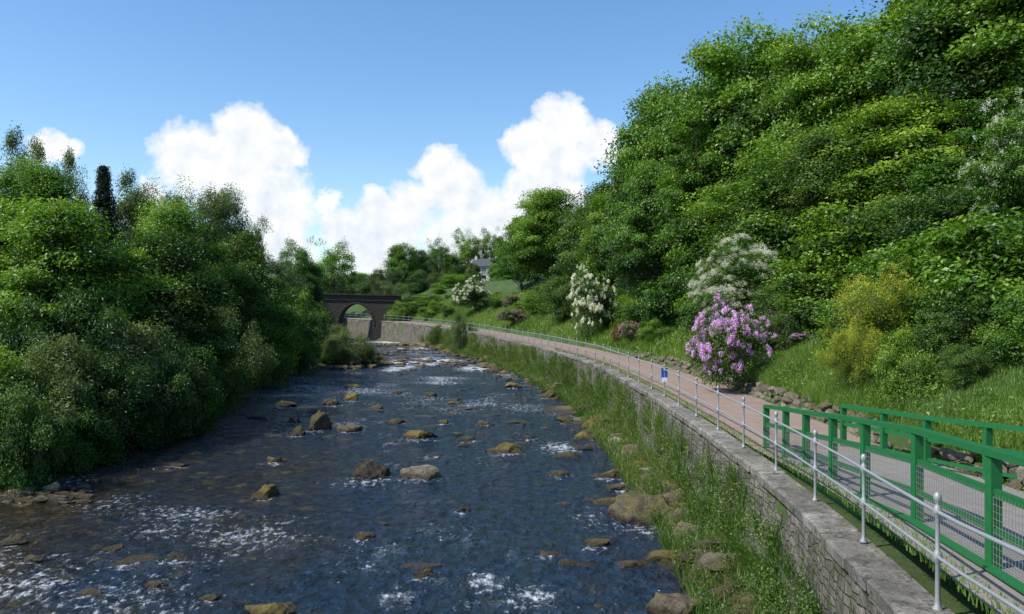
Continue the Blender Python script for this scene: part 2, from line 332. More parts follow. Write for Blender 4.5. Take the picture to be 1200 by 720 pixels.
big=[(433,562,70,26,M_rockd),(490,560,52,18,M_rockp),(593,531,46,10,M_rockm),(370,505,30,22,M_rockd),(765,612,98,38,M_rock),(310,582,38,14,M_rockm),(498,676,36,14,M_rockm),(700,641,40,12,M_rockm),(318,724,66,20,M_rockm),(658,557,30,7,M_rock),(797,722,74,24,M_rock),(490,514,46,9,M_rockm),(150,661,50,8,M_rockm),(100,700,44,12,M_rockm),(70,682,44,10,M_rockm),(425,632,32,7,M_rockm),(670,484,66,10,M_rock),(22,584,50,14,M_rockp),(60,578,30,12,M_rockp),(322,543,34,11,M_rockm),(408,506,30,10,M_rock),(342,497,26,10,M_rockd),(745,545,44,18,M_rock),(720,505,36,16,M_rock),(705,490,30,12,M_rockp),(760,558,40,14,M_rockd),(818,640,50,24,M_rockd),(640,467,26,9,M_rockd),(655,455,24,8,M_rockp),(585,437,20,8,M_rockd),(465,497,24,6,M_rockd),(440,480,24,8,M_rockm),(550,517,26,6,M_rockd),(465,463,18,7,M_rockd),(520,497,20,6,M_rockm),(10,640,40,14,M_rockd),(205,655,40,7,M_rockd),(130,645,24,6,M_rockm),(640,652,34,8,M_rockm),(540,600,22,4,M_rockd),(205,548,34,7,M_rockm),(270,470,30,10,M_rock),(415,455,22,8,M_rock),(505,465,20,6,M_rock),(447,427,24,10,M_rock),(612,428,18,8,M_rock),(560,424,16,8,M_rock),(735,590,34,14,M_rock),(390,475,26,9,M_rockd),(350,510,22,10,M_rockd),(380,498,20,8,M_rock),(695,470,30,10,M_rock),(730,530,32,10,M_rockd),(240,705,36,6,M_rockm),(180,690,30,5,M_rockm),(30,660,30,7,M_rockm),(860,690,36,14,M_rockd),(600,455,22,6,M_rockm),(535,475,22,5,M_rockm),(790,600,46,26,M_rockd),(805,622,40,20,M_rockm),(845,665,40,22,M_rockd),(870,716,44,26,M_rock),(712,560,34,10,M_rockm),(725,575,30,10,M_rock),(775,570,34,14,M_rock),(750,520,34,14,M_rock),(700,515,26,8,M_rockd),(820,690,44,14,M_rockd),(330,478,28,9,M_rockd),(300,492,30,10,M_rockd),(365,485,20,8,M_rockd),(410,470,26,8,M_rockm),(460,520,24,6,M_rockd),(510,535,22,5,M_rockd),(570,498,24,6,M_rockm),(620,515,24,6,M_rockd),(680,450,24,9,M_rock),(640,440,20,8,M_rockd),(665,495,26,8,M_rockd)]
for k,(px,pyb,w,h,m) in enumerate(big):
    x,y=W(px,pyb);hw=w/2*y/F;hh=h*y/F
    r=np.random.default_rng(100+k);v,f=rockverts(5 if w>60 else 4,r,13)
    dep=hw*r.uniform(.7,1.0);v=v*np.array([hw*1.15,dep,max(hh*1.0,.14)*1.15])
    mb=MB();mb.add(v,f,0,r.random()*.6+.2,False);me=mb.mesh('river_boulder',[m])
    obj('river_boulder',me,(x,y+dep*.6,-.06),(0,0,r.uniform(-.25,.25)))
r=np.random.default_rng(5)
mb=MB()
for _ in range(1400):
    Y=12+r.random()**1.35*108;d=-abs(r.normal(0,1.35))-.6
    s_=r.uniform(.06,.26)*(1.7 if r.random()<.14 else 1)*(1+Y/150);X=XW(Y)+d
    addrock(mb,X,Y,max(float(H(X,Y)),-.2)+s_*.12,s_*r.uniform(.9,1.7),s_,s_*r.uniform(.35,.75),r,3 if Y<40 else 2,int(r.choice([0,0,0,1,2,2,3,3])))
obj('wall_foot_stones',mb.mesh('s',[M_rock,M_rockp,M_rockm,M_rockd]))
mb=MB()
for _ in range(760):
    Y=r.uniform(18,115);X=XL(Y)+abs(r.normal(0,1.7))*(1+Y/60)-.6
    s_=r.uniform(.08,.26)*(1+Y/120)
    addrock(mb,X,Y,max(float(H(X,Y)),-.16)+s_*.15,s_*r.uniform(.9,1.6),s_,s_*r.uniform(.35,.7),r,2,int(r.integers(0,3)))
for _ in range(150):
    X,Y=W(r.uniform(-40,105),r.uniform(572,590));s_=r.uniform(.05,.19);addrock(mb,X,Y,.0+s_*.15,s_*1.4,s_,s_*.5,r,3,int(r.choice([0,0,1,2,3])))
obj('left_bank_stones',mb.mesh('s',[M_rock,M_rockd,M_rockm,M_rockp]))
mb=MB()
for _ in range(1000):
    Y=14+r.random()**.9*106
    X=XL(Y)+1+(XW(Y)-XL(Y)-2)*r.random()**1.2
    if nz(X,Y,.45,12)<-.1 : continue
    s_=r.uniform(.06,.22)*(1+Y/90)*(1.5 if r.random()<.1 else 1)
    addrock(mb,X,Y,-.05,s_*r.uniform(1,2.2),s_,s_*r.uniform(.2,.5),r,3 if Y<50 else 2,int(r.choice([0,1,1,2,2,2])))
for _ in range(260):
    X,Y=W(r.uniform(440,650),r.uniform(404,432));s_=r.uniform(.15,.5);addrock(mb,X,Y,-.02,s_*1.5,s_,s_*.55,r,2,int(r.choice([0,1,1,0])))
obj('river_stones',mb.mesh('s',[M_rock,M_rockd,M_rockm]))
mb=MB()
for Y in np.arange(7,50,.15):
    for lvl in range(3):
        if r.random()<.15*(lvl+1)+(.35 if nz(Y,lvl*.3,1.,51)<-.2 else 0): continue
        s_=r.uniform(.07,.2);X=XW(Y)+3.24+lvl*.09+r.normal(0,.05)
        addrock(mb,X,Y+r.normal(0,.06),float(PZ(Y))+.04+lvl*.17+r.normal(0,.03),s_*.9,s_*r.uniform(1,1.7),s_*.7,r,2,0)
obj('rubble_edging_wall',mb.mesh('s',[M_rub]))
mb=MB();x,y=W(738,520)
for k in range(7):
    p=np.array([x,y,.2]);P=[p]
    dr=np.array([r.normal(0,.3),r.normal(0,.3),1.]);
    for q in range(6): dr=dr+r.normal(0,.25,3);p=p+dr/np.linalg.norm(dr)*(.22-.015*k);P.append(p)
    tube(mb,P,np.linspace(.035,.008,7),5)
obj('driftwood_branch',mb.mesh('s',[M_deadwood]))
# ------------------------------------------------------------ water
wys=np.concatenate([np.arange(4,60,.2),np.arange(60,130,.6),np.arange(130,262,3.)]);NCW=180
f=np.linspace(0,1,NCW)
XX=np.array([(XL(Y)-3)+f*(XW(Y)-.4-XL(Y)+3) for Y in wys]);YY=np.repeat(wys[:,None],NCW,1)
foam=np.clip(.2+.4*nz(XX,YY*.7,.6,61)+.25*nz(XX,YY,2.,62)+np.interp(YY,[30,60,100],[0,.1,.2]),0,.7)
spots=[(495,424,80,6,1.6),(470,432,40,5,1.3),(560,432,60,6,1.1),(570,680,60,14,.85),(620,700,80,16,.8),(465,700,60,16,.7),(655,525,60,12,.8),(745,575,40,18,.7),(450,402,60,3,1.5),(500,408,80,3,1.6),(600,440,50,8,.85),(520,446,90,7,.85),(690,600,60,25,.6),(400,500,60,10,.6),(520,628,110,20,.5)]
for px,py_,wx,wy_,a in spots:
    x,y=W(px,py_);sx=wx*y/F*.6;sy=CH*F/(py_-wy_-HZ)-y if py_-wy_>HZ+4 else 8;sy=abs(sy)*.8+.3
    foam=np.maximum(foam,a*np.exp(-((XX-x)/sx)**2-((YY-y)/sy)**2)*(1+.35*nz(XX,YY,1.5,63)))
for k,(px,pyb,w,h,m) in enumerate(big):
    x,y=W(px,pyb);hw=w/2*y/F;foam=np.maximum(foam,.75*np.exp(-((XX-x)/(hw*1.5))**2-((YY-y+hw*.4)/(hw*1.3))**2))
amp=.022+.05*np.clip(foam-.3,0,1)
ZZ=amp*(nz(XX,YY,2.2,21)+.8*nz(XX,YY,5.5,22))
mb=MB();nr,nc=XX.shape;i=np.arange(nr-1)[:,None];j=np.arange(nc-1)[None]
mb.add(np.stack([XX,YY,ZZ],-1).reshape(-1,3),np.stack([i*nc+j,i*nc+j+1,(i+1)*nc+j+1,(i+1)*nc+j],-1).reshape(-1,4),0,foam.ravel(),True)
m,nt,b=newmat('river_water');g=geo(nt);pos=g.outputs['Position']
mp=N(nt,'ShaderNodeMapping');mp.inputs['Scale'].default_value=(1.,.6,1.);nt.links.new(pos,mp.inputs[0])
at=N(nt,'ShaderNodeAttribute',attribute_name='tint').outputs['Fac']
n1=noise(nt,mp.outputs[0],1.3,3,.5);n2=noise(nt,mp.outputs[0],4.2,5,.62);n3=noise(nt,mp.outputs[0],.22,3);n4=noise(nt,mp.outputs[0],5.5,9,.78)
spx=N(nt,'ShaderNodeSeparateXYZ');nt.links.new(pos,spx.inputs[0])
sh=math_(nt,'MULTIPLY_ADD',spx.outputs[0],-.11,math_(nt,'MULTIPLY_ADD',n3,2.8,-1.85),clamp=True)
shr=math_(nt,'MULTIPLY_ADD',spx.outputs[0],.5,math_(nt,'MULTIPLY_ADD',n3,2.5,-2.5),clamp=True)
shy=math_(nt,'MULTIPLY_ADD',spx.outputs[1],-.04,1.9,clamp=True)
sh=math_(nt,'MULTIPLY',math_(nt,'MAXIMUM',sh,shr),shy)
def stones(scale,k0,thr,seed):
    vo=N(nt,'ShaderNodeTexVoronoi',Scale=scale);vd=N(nt,'ShaderNodeVectorMath',operation='MULTIPLY_ADD');nq=N(nt,'ShaderNodeTexNoise',Scale=3.,Detail=3.);nt.links.new(pos,nq.inputs['Vector'])
    nt.links.new(nq.outputs[1],vd.inputs[0]);vd.inputs[1].default_value=(.5,.5,0);nt.links.new(pos,vd.inputs[2]);nt.links.new(vd.outputs[0],vo.inputs['Vector'])
    st=math_(nt,'MULTIPLY_ADD',vo.outputs['Distance'],-6,k0,clamp=True)
    vs=nt.nodes.new('ShaderNodeSeparateXYZ');nt.links.new(vo.outputs['Color'],vs.inputs[0])
    return math_(nt,'MULTIPLY',st,math_(nt,'MULTIPLY_ADD',vs.outputs[seed],4,thr,clamp=True))
stone=math_(nt,'MAXIMUM',stones(1.5,2.3,-2.0,0),math_(nt,'MULTIPLY',stones(3.6,2.4,-1.6,1),.6))
br=ramp(nt,noise(nt,pos,1.6,6,.7),[(.3,(.008,.006,.003)),(.6,(.04,.027,.008)),(.75,(.09,.065,.02))])
br=mix(nt,stone,br,ramp(nt,n2,[(.3,(.07,.052,.011)),(.7,(.17,.135,.035))]))
bl=ramp(nt,n2,[(.3,(.004,.01,.019)),(.7,(.024,.055,.1))])
c=mix(nt,math_(nt,'MULTIPLY',stone,.25),bl,(.06,.055,.02));c=mix(nt,sh,c,br)
fm=math_(nt,'MULTIPLY_ADD',math_(nt,'ADD',n4,math_(nt,'MULTIPLY',at,.28)),9,-6.2,clamp=True)
fm2=math_(nt,'MULTIPLY',fm,.75)
c=mix(nt,fm2,c,(.72,.76,.8));nt.links.new(c,b.inputs['Base Color'])
nt.links.new(math_(nt,'MULTIPLY_ADD',fm,.5,.05),b.inputs['Roughness']);b.inputs['IOR'].default_value=1.33
h=math_(nt,'ADD',math_(nt,'MULTIPLY',n1,1.),math_(nt,'MULTIPLY',n2,.8));h=math_(nt,'ADD',h,math_(nt,'MULTIPLY',noise(nt,mp.outputs[0],14,3,.6),.2))
bump(nt,b,h,1.,.42)
obj('river',mb.mesh('river',[m]))
# ------------------------------------------------------------ vegetation
def leaves(mb,P,out,L,W_,r,mat=0,tint=None,up=.7,outw=.5,rnd=.6):
    n=len(P);nrm=np.array([0,0,up])+out*outw+r.normal(0,rnd,(n,3));nrm/=np.linalg.norm(nrm,axis=1)[:,None]+1e-9
    t=r.normal(0,1,(n,3))+out*.6+np.array([0,0,-.35]);t-=(t*nrm).sum(1)[:,None]*nrm;t/=np.linalg.norm(t,axis=1)[:,None]+1e-9
    b=np.cross(nrm,t);l=(L*r.uniform(.6,1.25,n))[:,None];w=(W_*r.uniform(.7,1.2,n))[:,None]
    v=np.stack([P-t*l*.5,P+b*w*.5+nrm*w*.12-t*l*.05,P+t*l*.5-nrm*l*.1,P-b*w*.5+nrm*w*.12-t*l*.05],1).reshape(-1,3)
    tt=np.repeat(np.clip(tint,0,1),4)
    mb.add(v,np.arange(4*n).reshape(-1,4),mat,tt)
def crown(mb,r,center,R,nl,nclump,cr,nleaf,L,W_,flat=.45,mat=1,lobe=.45,airy=0,flower=None):
    R=np.array(R,float);center=np.array(center,float)
    lob=[]
    for k in range(nl):
        d=r.normal(size=3);d/=np.linalg.norm(d);d[2]=d[2]*.95+.08;lob.append((d*R*r.uniform(.45,.75),r.uniform(.6,1.25)*lobe))
    lob.append((np.array([0,0,R[2]*.2]),.6))
    C=[];O=[]
    for _ in range(nclump):
        lc,lr=lob[r.integers(len(lob))];d=r.normal(size=3);d/=np.linalg.norm(d)
        p=lc+d*R*lr*r.uniform(.62,1.)**.6
        C.append(p+center);o=p/R;O.append(o/(np.linalg.norm(o)+.01))
    C=np.array(C);O=np.array(O)
    per=np.maximum((nleaf*r.uniform(.4,1.5,nclump)).astype(int),20)
    idx=np.repeat(np.arange(nclump),per);n=len(idx)
    crs=cr*r.uniform(.5,1.45,nclump)
    d=r.normal(size=(n,3));d/=np.linalg.norm(d,axis=1)[:,None];rad=r.random(n)**.45
    ca=r.uniform(0,6.28,nclump);el_=r.uniform(1.,1.7,nclump)
    off=d*rad[:,None]*crs[idx][:,None]
    ax=np.stack([np.cos(ca),np.sin(ca)],-1)[idx];al=(off[:,:2]*ax).sum(1);off[:,:2]+=ax*(al*(el_[idx]-1))[:,None]
    off[:,2]*=flat;off[:,2]-=.25*(off[:,0]**2+off[:,1]**2)/cr
    off+=O[idx]*np.abs(r.normal(0,.3,n))[:,None]*cr*.8
    P=C[idx]+off+r.normal(0,.07*cr,(n,3))
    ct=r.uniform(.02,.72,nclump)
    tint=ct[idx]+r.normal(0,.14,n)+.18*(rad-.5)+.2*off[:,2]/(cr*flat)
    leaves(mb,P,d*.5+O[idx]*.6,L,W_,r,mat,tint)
    if flower:
        fm,nf,fr,pet,ps=flower
        k=r.integers(0,nclump,nf);o=O[k]+r.normal(0,.35,(nf,3));o/=np.linalg.norm(o,axis=1)[:,None]
        o[:,2]=np.abs(o[:,2])*.9+.05*o[:,2]
        fc=C[k]+o*crs[k][:,None]*np.array([1.02,1.02,max(flat*1.5,.8)])
        ii=np.repeat(np.arange(nf),pet);dd=r.normal(size=(len(ii),3));dd/=np.linalg.norm(dd,axis=1)[:,None]
        leaves(mb,fc[ii]+dd*fr*r.uniform(.5,1.1,len(ii))[:,None],dd,ps,ps*.85,r,fm,r.uniform(.2,.9,nf)[ii]+r.normal(0,.12,len(ii)),up=.1,outw=1.,rnd=.3)
    return C
def limb(mb,a,b,r0,r1,r,wob=.12,seg=6,mat=0):
    a=np.array(a);b=np.array(b);t=np.linspace(0,1,7)[:,None];L=np.linalg.norm(b-a)
    p=a+(b-a)*t+np.sin(t*np.pi)*np.array([0,0,-.06*L]);p[1:-1]+=r.normal(0,wob*L*.12,(5,3));tube(mb,p,np.linspace(r0,r1,7),seg,mat)
def tree(seed,Ht,R,cz,nl,nclump,cr,nleaf,L,W_,lm,flat=.45,tr=.28,limbs=16,lobe=.45,flower=None,fmats=()):
    r=np.random.default_rng(seed);mb=MB()
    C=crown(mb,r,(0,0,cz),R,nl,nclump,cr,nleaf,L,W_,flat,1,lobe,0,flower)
    top=np.array([r.normal(0,.3),r.normal(0,.3),cz+R[2]*.55]);n=9;t=np.linspace(0,1,n)[:,None]
    P=np.array([0,0,-.6])+(top-np.array([0,0,-.6]))*t;P[1:-1,:2]+=r.normal(0,.1*R[0]*.2,(n-2,2));rad=tr*(1-.85*t[:,0]);rad[0]*=1.5
    tube(mb,P,rad,10,0)
    for k in r.choice(len(C),min(limbs*3,len(C)),replace=False):
        z=C[k][2];q=np.clip(r.uniform(.2,.8)*z/ (P[-1][2]),.12,.9);a=np.array([np.interp(q,t[:,0],P[:,c]) for c in range(3)])
        limb(mb,a,C[k],tr*.38*(1-q*.6),tr*.06,r)
    return mb.mesh('tree_mesh',[M_bark,lm]+list(fmats))
T={}
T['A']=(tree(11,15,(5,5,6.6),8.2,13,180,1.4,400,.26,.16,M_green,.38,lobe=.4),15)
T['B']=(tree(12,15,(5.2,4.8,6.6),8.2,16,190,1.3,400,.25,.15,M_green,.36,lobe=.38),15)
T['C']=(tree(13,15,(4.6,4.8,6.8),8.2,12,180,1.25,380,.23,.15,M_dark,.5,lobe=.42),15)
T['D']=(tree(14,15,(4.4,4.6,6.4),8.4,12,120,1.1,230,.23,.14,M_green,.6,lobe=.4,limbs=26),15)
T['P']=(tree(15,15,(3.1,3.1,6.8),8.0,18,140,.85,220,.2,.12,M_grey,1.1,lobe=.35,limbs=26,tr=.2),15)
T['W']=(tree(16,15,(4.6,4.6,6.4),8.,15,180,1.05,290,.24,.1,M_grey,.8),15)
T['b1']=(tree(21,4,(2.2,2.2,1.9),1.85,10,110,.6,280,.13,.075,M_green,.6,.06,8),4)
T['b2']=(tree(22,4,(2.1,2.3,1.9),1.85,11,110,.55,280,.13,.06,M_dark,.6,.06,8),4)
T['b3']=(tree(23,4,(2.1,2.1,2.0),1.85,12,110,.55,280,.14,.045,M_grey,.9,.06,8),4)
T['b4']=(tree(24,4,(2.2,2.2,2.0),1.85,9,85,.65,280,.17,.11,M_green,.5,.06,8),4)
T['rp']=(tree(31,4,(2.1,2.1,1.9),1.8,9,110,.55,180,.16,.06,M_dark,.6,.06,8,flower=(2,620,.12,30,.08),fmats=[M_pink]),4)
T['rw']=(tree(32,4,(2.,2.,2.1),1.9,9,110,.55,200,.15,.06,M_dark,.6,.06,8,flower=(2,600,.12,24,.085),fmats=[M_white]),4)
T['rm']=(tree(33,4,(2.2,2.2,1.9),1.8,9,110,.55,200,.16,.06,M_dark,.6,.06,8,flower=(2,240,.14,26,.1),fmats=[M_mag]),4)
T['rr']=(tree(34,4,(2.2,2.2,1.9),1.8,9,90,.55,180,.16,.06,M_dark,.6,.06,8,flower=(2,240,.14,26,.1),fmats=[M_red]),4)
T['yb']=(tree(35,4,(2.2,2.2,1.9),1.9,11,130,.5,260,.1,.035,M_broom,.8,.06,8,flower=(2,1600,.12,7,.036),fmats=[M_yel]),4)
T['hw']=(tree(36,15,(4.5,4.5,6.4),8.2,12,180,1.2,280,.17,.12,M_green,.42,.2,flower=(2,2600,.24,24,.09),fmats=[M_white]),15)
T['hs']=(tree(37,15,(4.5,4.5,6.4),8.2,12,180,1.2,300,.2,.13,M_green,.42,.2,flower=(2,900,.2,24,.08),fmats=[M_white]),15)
r=np.random.default_rng(41);mb=MB();tube(mb,[(0,0,-.5),(0,0,7),(0,0,15)],[.3,.18,.03],8,0)
Ps=[];Os=[]
for z in np.arange(1.5,14.8,.28):
    R_=(15-z)*.34+.25
    for k in range(11):
        a=r.uniform(0,6.28);l=R_*r.uniform(.5,1.2);n=70;q=r.random(n)**.7
        dx=np.array([math.cos(a),math.sin(a),0]);p=dx*(q*l)[:,None]+np.array([0,0,z])+np.stack([r.normal(0,.2,n),r.normal(0,.2,n),-q*l*.25+r.normal(0,.1,n)],-1);Ps.append(p);Os.append(np.tile(dx,(n,1)))
Ps=np.concatenate(Ps);leaves(mb,Ps,np.concatenate(Os),.3,.09,r,1,r.uniform(0,1,len(Ps)))
T['K']=(mb.mesh('conifer',[M_bark,M_conif]),15)
def place(name,kind,px,topy,Y,wpx=None,base=None,X=None,sink=0):
    me,h0=T[kind]
    if X is None: X=(px-600)*Y/F
    zg=(float(H(X,Y)) if base is None else base)-sink
    zt=CH+(HZ-topy)*Y/F;s=max((zt-zg)/(h0*.99),.12)
    wx=s if wpx is None else (wpx*Y/F)/(2*(5 if h0==15 else 2.2))
    wx=min(max(wx,s*.5),s*(1.4 if h0==15 else 2.2))
    return obj(name,me,(X,Y,zg-.1),(rng.normal(0,.04),rng.normal(0,.04),rng.uniform(0,6.28)),(wx,wx*rng.uniform(.88,1.12),s))
for px,ty,Y,k,w in [(612,268,118,'A',70),(628,240,108,'B',80),(655,222,96,'A',110),(690,210,82,'C',110),(716,222,74,'A',90),
    (752,130,66,'C',110),(775,88,62,'A',140),(825,58,57,'B',170),(880,46,53,'A',190),(935,58,50,'C',170),(980,34,45,'A',180),(1040,6,42,'B',200),(1095,-25,40,'A',220),(1155,-60,37,'C',240),(1225,-80,35,'A',270),
    (765,190,56,'A',110),(822,150,50,'B',150),(900,165,42,'A',170),(985,150,38,'C',180),(1065,115,35,'A',200),(1140,130,32,'B',200)]:
    place('sycamore_tree' if k=='A' else 'beech_tree',k,px,ty,Y,w)
for px,ty,Y,k,w in [(640,330,92,'b1',70),(665,320,80,'b2',60),(720,330,66,'b4',60),(750,330,58,'b1',70),(790,310,52,'b4',90),(830,300,45,'b1',90),(770,372,50,'b1',40),(905,300,37,'b4',120),(945,320,33,'b2',110),(985,290,31,'b4',130),(935,350,31,'b2',60),(1000,350,27,'b1',90),(1050,270,27,'b4',150),(1080,330,23,'b1',110),(1120,260,24,'b4',170),(1175,220,21.5,'b4',210),(1130,330,20.5,'b2',120),(1200,330,18.5,'b1',120),(1230,230,20,'b4',230),(1140,395,18.5,'b2',60),(1010,230,33,'b4',170),(1090,210,30,'b2',170),(900,230,42,'b2',120),(700,330,72,'b1',60),(620,350,98,'b1',50),(585,350,112,'b2',40),(1060,375,20,'b1',70)]:
    place('bank_shrub',k,px,ty,Y,w)
place('hawthorn_tree','hw',872,272,36,114);place('hawthorn_tree','hs',1212,84,25,150)
place('rhododendron_bush','rp',866,343,29.5,96);place('rhododendron_bush','rp',905,362,32,66);place('rhododendron_bush','rp',940,384,31,40)
place('white_rhododendron_bush','rw',690,320,64,54);place('white_rhododendron_bush','rw',558,328,116,46)
place('magenta_rhododendron_bush','rm',603,359,93,36);place('magenta_rhododendron_bush','rm',598,343,108,22);place('magenta_rhododendron_bush','rm',740,372,53,32)
place('red_rhododendron_bush','rr',722,380,56,12)
place('yellow_broom_bush','yb',1030,312,23,110);place('yellow_broom_bush','yb',1000,372,22,70);place('yellow_broom_bush','yb',1072,290,25,60)
place('riverside_shrub','b3',543,364,97,32,0.);place('riverside_shrub','b2',512,378,112,20,0.)
for px,ty,Y,k,w in [(430,318,185,'C',50),(452,308,178,'W',46),(470,286,190,'A',46),(498,290,196,'C',44),(515,278,205,'D',44),(550,266,232,'D',40),(577,264,235,'D',34),(596,282,190,'B',40),(606,300,150,'A',50),(500,312,168,'W',50),(535,296,222,'C',46),(525,322,160,'A',44),(480,318,165,'C',44),(460,328,160,'W',40),(592,316,165,'C',34),(548,322,165,'A',36),(574,328,160,'W',36),(556,306,190,'C',24),(590,300,200,'C',26),(405,322,215,'C',60),(380,320,200,'C',70),(450,335,170,'C',50),(420,320,230,'A',80),(590,334,140,'A',44),(475,340,145,'W',44)]:
    place('distant_tree',k,px,ty,Y,w,sink=5)
for px,ty,Y,k,w in [(470,350,141,'b2',40),(500,342,140,'b4',46),(528,345,138,'b1',30),(490,352,138,'b2',30),(560,350,130,'b4',30),(585,345,122,'b2',40),(540,350,128,'b3',26),(515,335,150,'b1',40),(466,352,136,'b1',26),(550,338,150,'b2',40),(505,352,130,'b1',26),(525,356,124,'b2',20),(600,345,116,'b1',36)]:
    place('distant_shrub',k,px,ty,Y,w)
for px,ty,Y,k,w in [(15,238,36,'C',170),(95,236,35,'A',190),(-60,230,34,'C',200),(170,256,39,'C',150),(215,238,52,'A',120),(265,262,56,'C',110),(300,290,62,'A',90),(18,142,78,'P',90),(-14,148,82,'P',90),(52,158,76,'P',80),(86,170,80,'P',76),(120,194,74,'K',100),(152,192,84,'P',80),(180,208,86,'W',90),(225,204,80,'W',100),(262,206,84,'W',90),(292,250,88,'D',60),(345,276,122,'D',60),(392,280,155,'D',66),(330,296,100,'W',60),(346,318,105,'C',56),(335,345,78,'C',56),(310,330,70,'C',70),(250,330,54,'C',90),(365,310,160,'A',60),(40,192,66,'A',110),(340,330,112,'A',70)]:
    place({'K':'conifer_tree','P':'poplar_tree','W':'willow_tree'}.get(k,'broadleaf_tree'),k,px,ty,Y,w)
for px,ty,Y,k,w in [(-20,400,25.5,'b1',160),(50,385,27.5,'b3',150),(110,400,29.5,'b2',120),(30,440,24.5,'b2',90),(160,370,33,'b3',130),(205,390,35,'b1',90),(85,440,27.5,'b1',90),(235,360,41,'b2',100),(270,350,47,'b3',90),(300,345,56,'b1',80),(335,350,66,'b2',70),(350,350,72,'b2',50),(180,410,32.5,'b2',90),(220,400,37.5,'b2',70),(130,330,34,'b1',130),(200,320,41,'b3',120),(60,320,31,'b2',150),(270,400,48,'b2',50),(255,405,44,'b1',50),(310,385,60,'b2',50),(345,392,80,'b2',44),(360,336,98,'b1',56),(370,350,104,'b2',40)]:
    place('riverside_bush',k,px,ty,Y,w)
place('island_bush','b3',408,378,76,58,0.05);place('island_bush','b1',388,400,76,36,0.05);place('island_bush','b2',432,404,77,26,0.05)
mb=MB()
for _ in range(60):
    a=r.uniform(0,6.28);q=r.random()**.5;addrock(mb,-15.3+2.9*q*math.cos(a),75+2.6*q*math.sin(a),.05,.35,.35,.25,r,2,0)
obj('island_stones',mb.mesh('s',[M_rock]))
def blades(mb,X,Y,Z,h,w,r,lean=.35):
    n=len(X);a=r.uniform(0,6.28,n);hh=h*r.uniform(.5,1.3,n);dx=np.cos(a)*w;dy=np.sin(a)*w
    lx=r.normal(0,lean,n)*hh;ly=r.normal(0,lean,n)*hh
    b0=np.stack([X-dx,Y-dy,Z-.03],-1);b1=np.stack([X+dx,Y+dy,Z-.03],-1)
    m0=np.stack([X-dx*.7+lx*.4,Y-dy*.7+ly*.4,Z+hh*.6],-1);m1=np.stack([X+dx*.7+lx*.4,Y+dy*.7+ly*.4,Z+hh*.6],-1);t=np.stack([X+lx,Y+ly,Z+hh],-1)
    v=np.stack([b0,b1,m1,m0,t],1).reshape(-1,3);k=np.arange(n)[:,None]*5
    tt=np.repeat(np.clip(.5+.35*nz(X,Y,1.6,31)+r.normal(0,.18,n),0,1),5)
    mb.v.append(v);q=k+np.array([[0,1,2,3]]);tr=k+np.array([[3,2,4]])
    mb.f.append(q+mb.n);mb.m.append(np.zeros(n));mb.sm.append(np.zeros(n,bool));mb.f.append(tr+mb.n);mb.m.append(np.zeros(n));mb.sm.append(np.zeros(n,bool))
    mb.t.append(tt);mb.n+=len(v)
r=np.random.default_rng(77);mb=MB()
n=130000;Y=r.uniform(9,42,n);X=XW(Y)+3.4+r.random(n)**1.1*7;hb=.28+.26*nz(X,Y,1.1,33);blades(mb,X,Y,H(X,Y),np.clip(hb,.08,.75),.008,r)
n=60000;Y=42+r.random(n)**1.3*110;X=XW(Y)+3.4+r.random(n)*9;blades(mb,X,Y,H(X,Y),.4,.03,r)
n=11000;Y=r.uniform(5,60,n);X=XW(Y)+np.where(r.random(n)<.6,r.uniform(.12,.4,n),r.uniform(3.0,3.3,n));blades(mb,X,Y,PZ(Y)-.03,.1,.007,r)
nC=420;Yc=r.uniform(11,45,nC);Xc=XW(Yc)+3.6+r.random(nC)*5.5;Zc=H(Xc,Yc)+.12
per=45;ii=np.repeat(np.arange(nC),per);o=r.normal(0,1,(len(ii),3))*np.array([.2,.2,.12])*r.uniform(.6,1.6,nC)[ii][:,None];o[:,2]=abs(o[:,2])*1.6
leaves(mb,np.stack([Xc,Yc,Zc],-1)[ii]+o,np.zeros((len(ii),3)),.1,.05,r,0,r.uniform(.0,.8,nC)[ii]+r.normal(0,.15,len(ii)),rnd=.8)
obj('grass',mb.mesh('grass',[M_grass]))
# wall weeds: dense at the foot, ragged tufts up the face
_g=np.random.default_rng(3);_ty=9+_g.random(420)**1.3*110;_tf=_g.random(420)**1.3*.95;_ts=_g.uniform(.25,1.1,420)*(1+_ty/70)
mb=MB();n=34000;Y=9+r.random(n)**1.4*100;top=np.clip(.22+.16*nz(Y,0,1.7,43)+.12*nz(Y,0,5.,44),.04,.7);fz=r.random(n)*top
X=XW(Y)-.36-(1-fz)*.16-r.random(n)*.06-(fz<.22)*r.random(n)**1.3*1.2;Zb=np.where(fz<.22,np.maximum(H(X,Y),0),fz*(RZ(Y)-.3))
blades(mb,X,Y,Zb,.3*(1+Y/90),.007*(1+Y/50),r,.55)
k=r.integers(0,420,30000);Y=_ty[k]+r.normal(0,.33,len(k))*_ts[k];fz=np.clip(_tf[k]+r.normal(0,.09,len(k))*_ts[k]-abs(r.normal(0,.1,len(k))),.05,.97)
X=XW(Y)-.36-(1-fz)*.16-r.random(len(Y))*.08;blades(mb,X,Y,fz*(RZ(Y)-.3),.24*(1+Y/90),.007*(1+Y/50),r,.7)
nC=1100;k=r.integers(0,420,nC);half=r.random(nC)<.5
Yc=np.where(half,_ty[k]+r.normal(0,.4,nC)*_ts[k],9+r.random(nC)**1.4*95);fz=np.where(half,np.clip(_tf[k]+r.normal(0,.1,nC),.03,.95),r.random(nC)**2*.45)
Xc=XW(Yc)-.42-(1-fz)*.2-(fz<.22)*r.random(nC)*1.0;Zc=np.where(fz<.22,np.maximum(H(Xc,Yc),0)+.15,fz*(RZ(Yc)-.25))
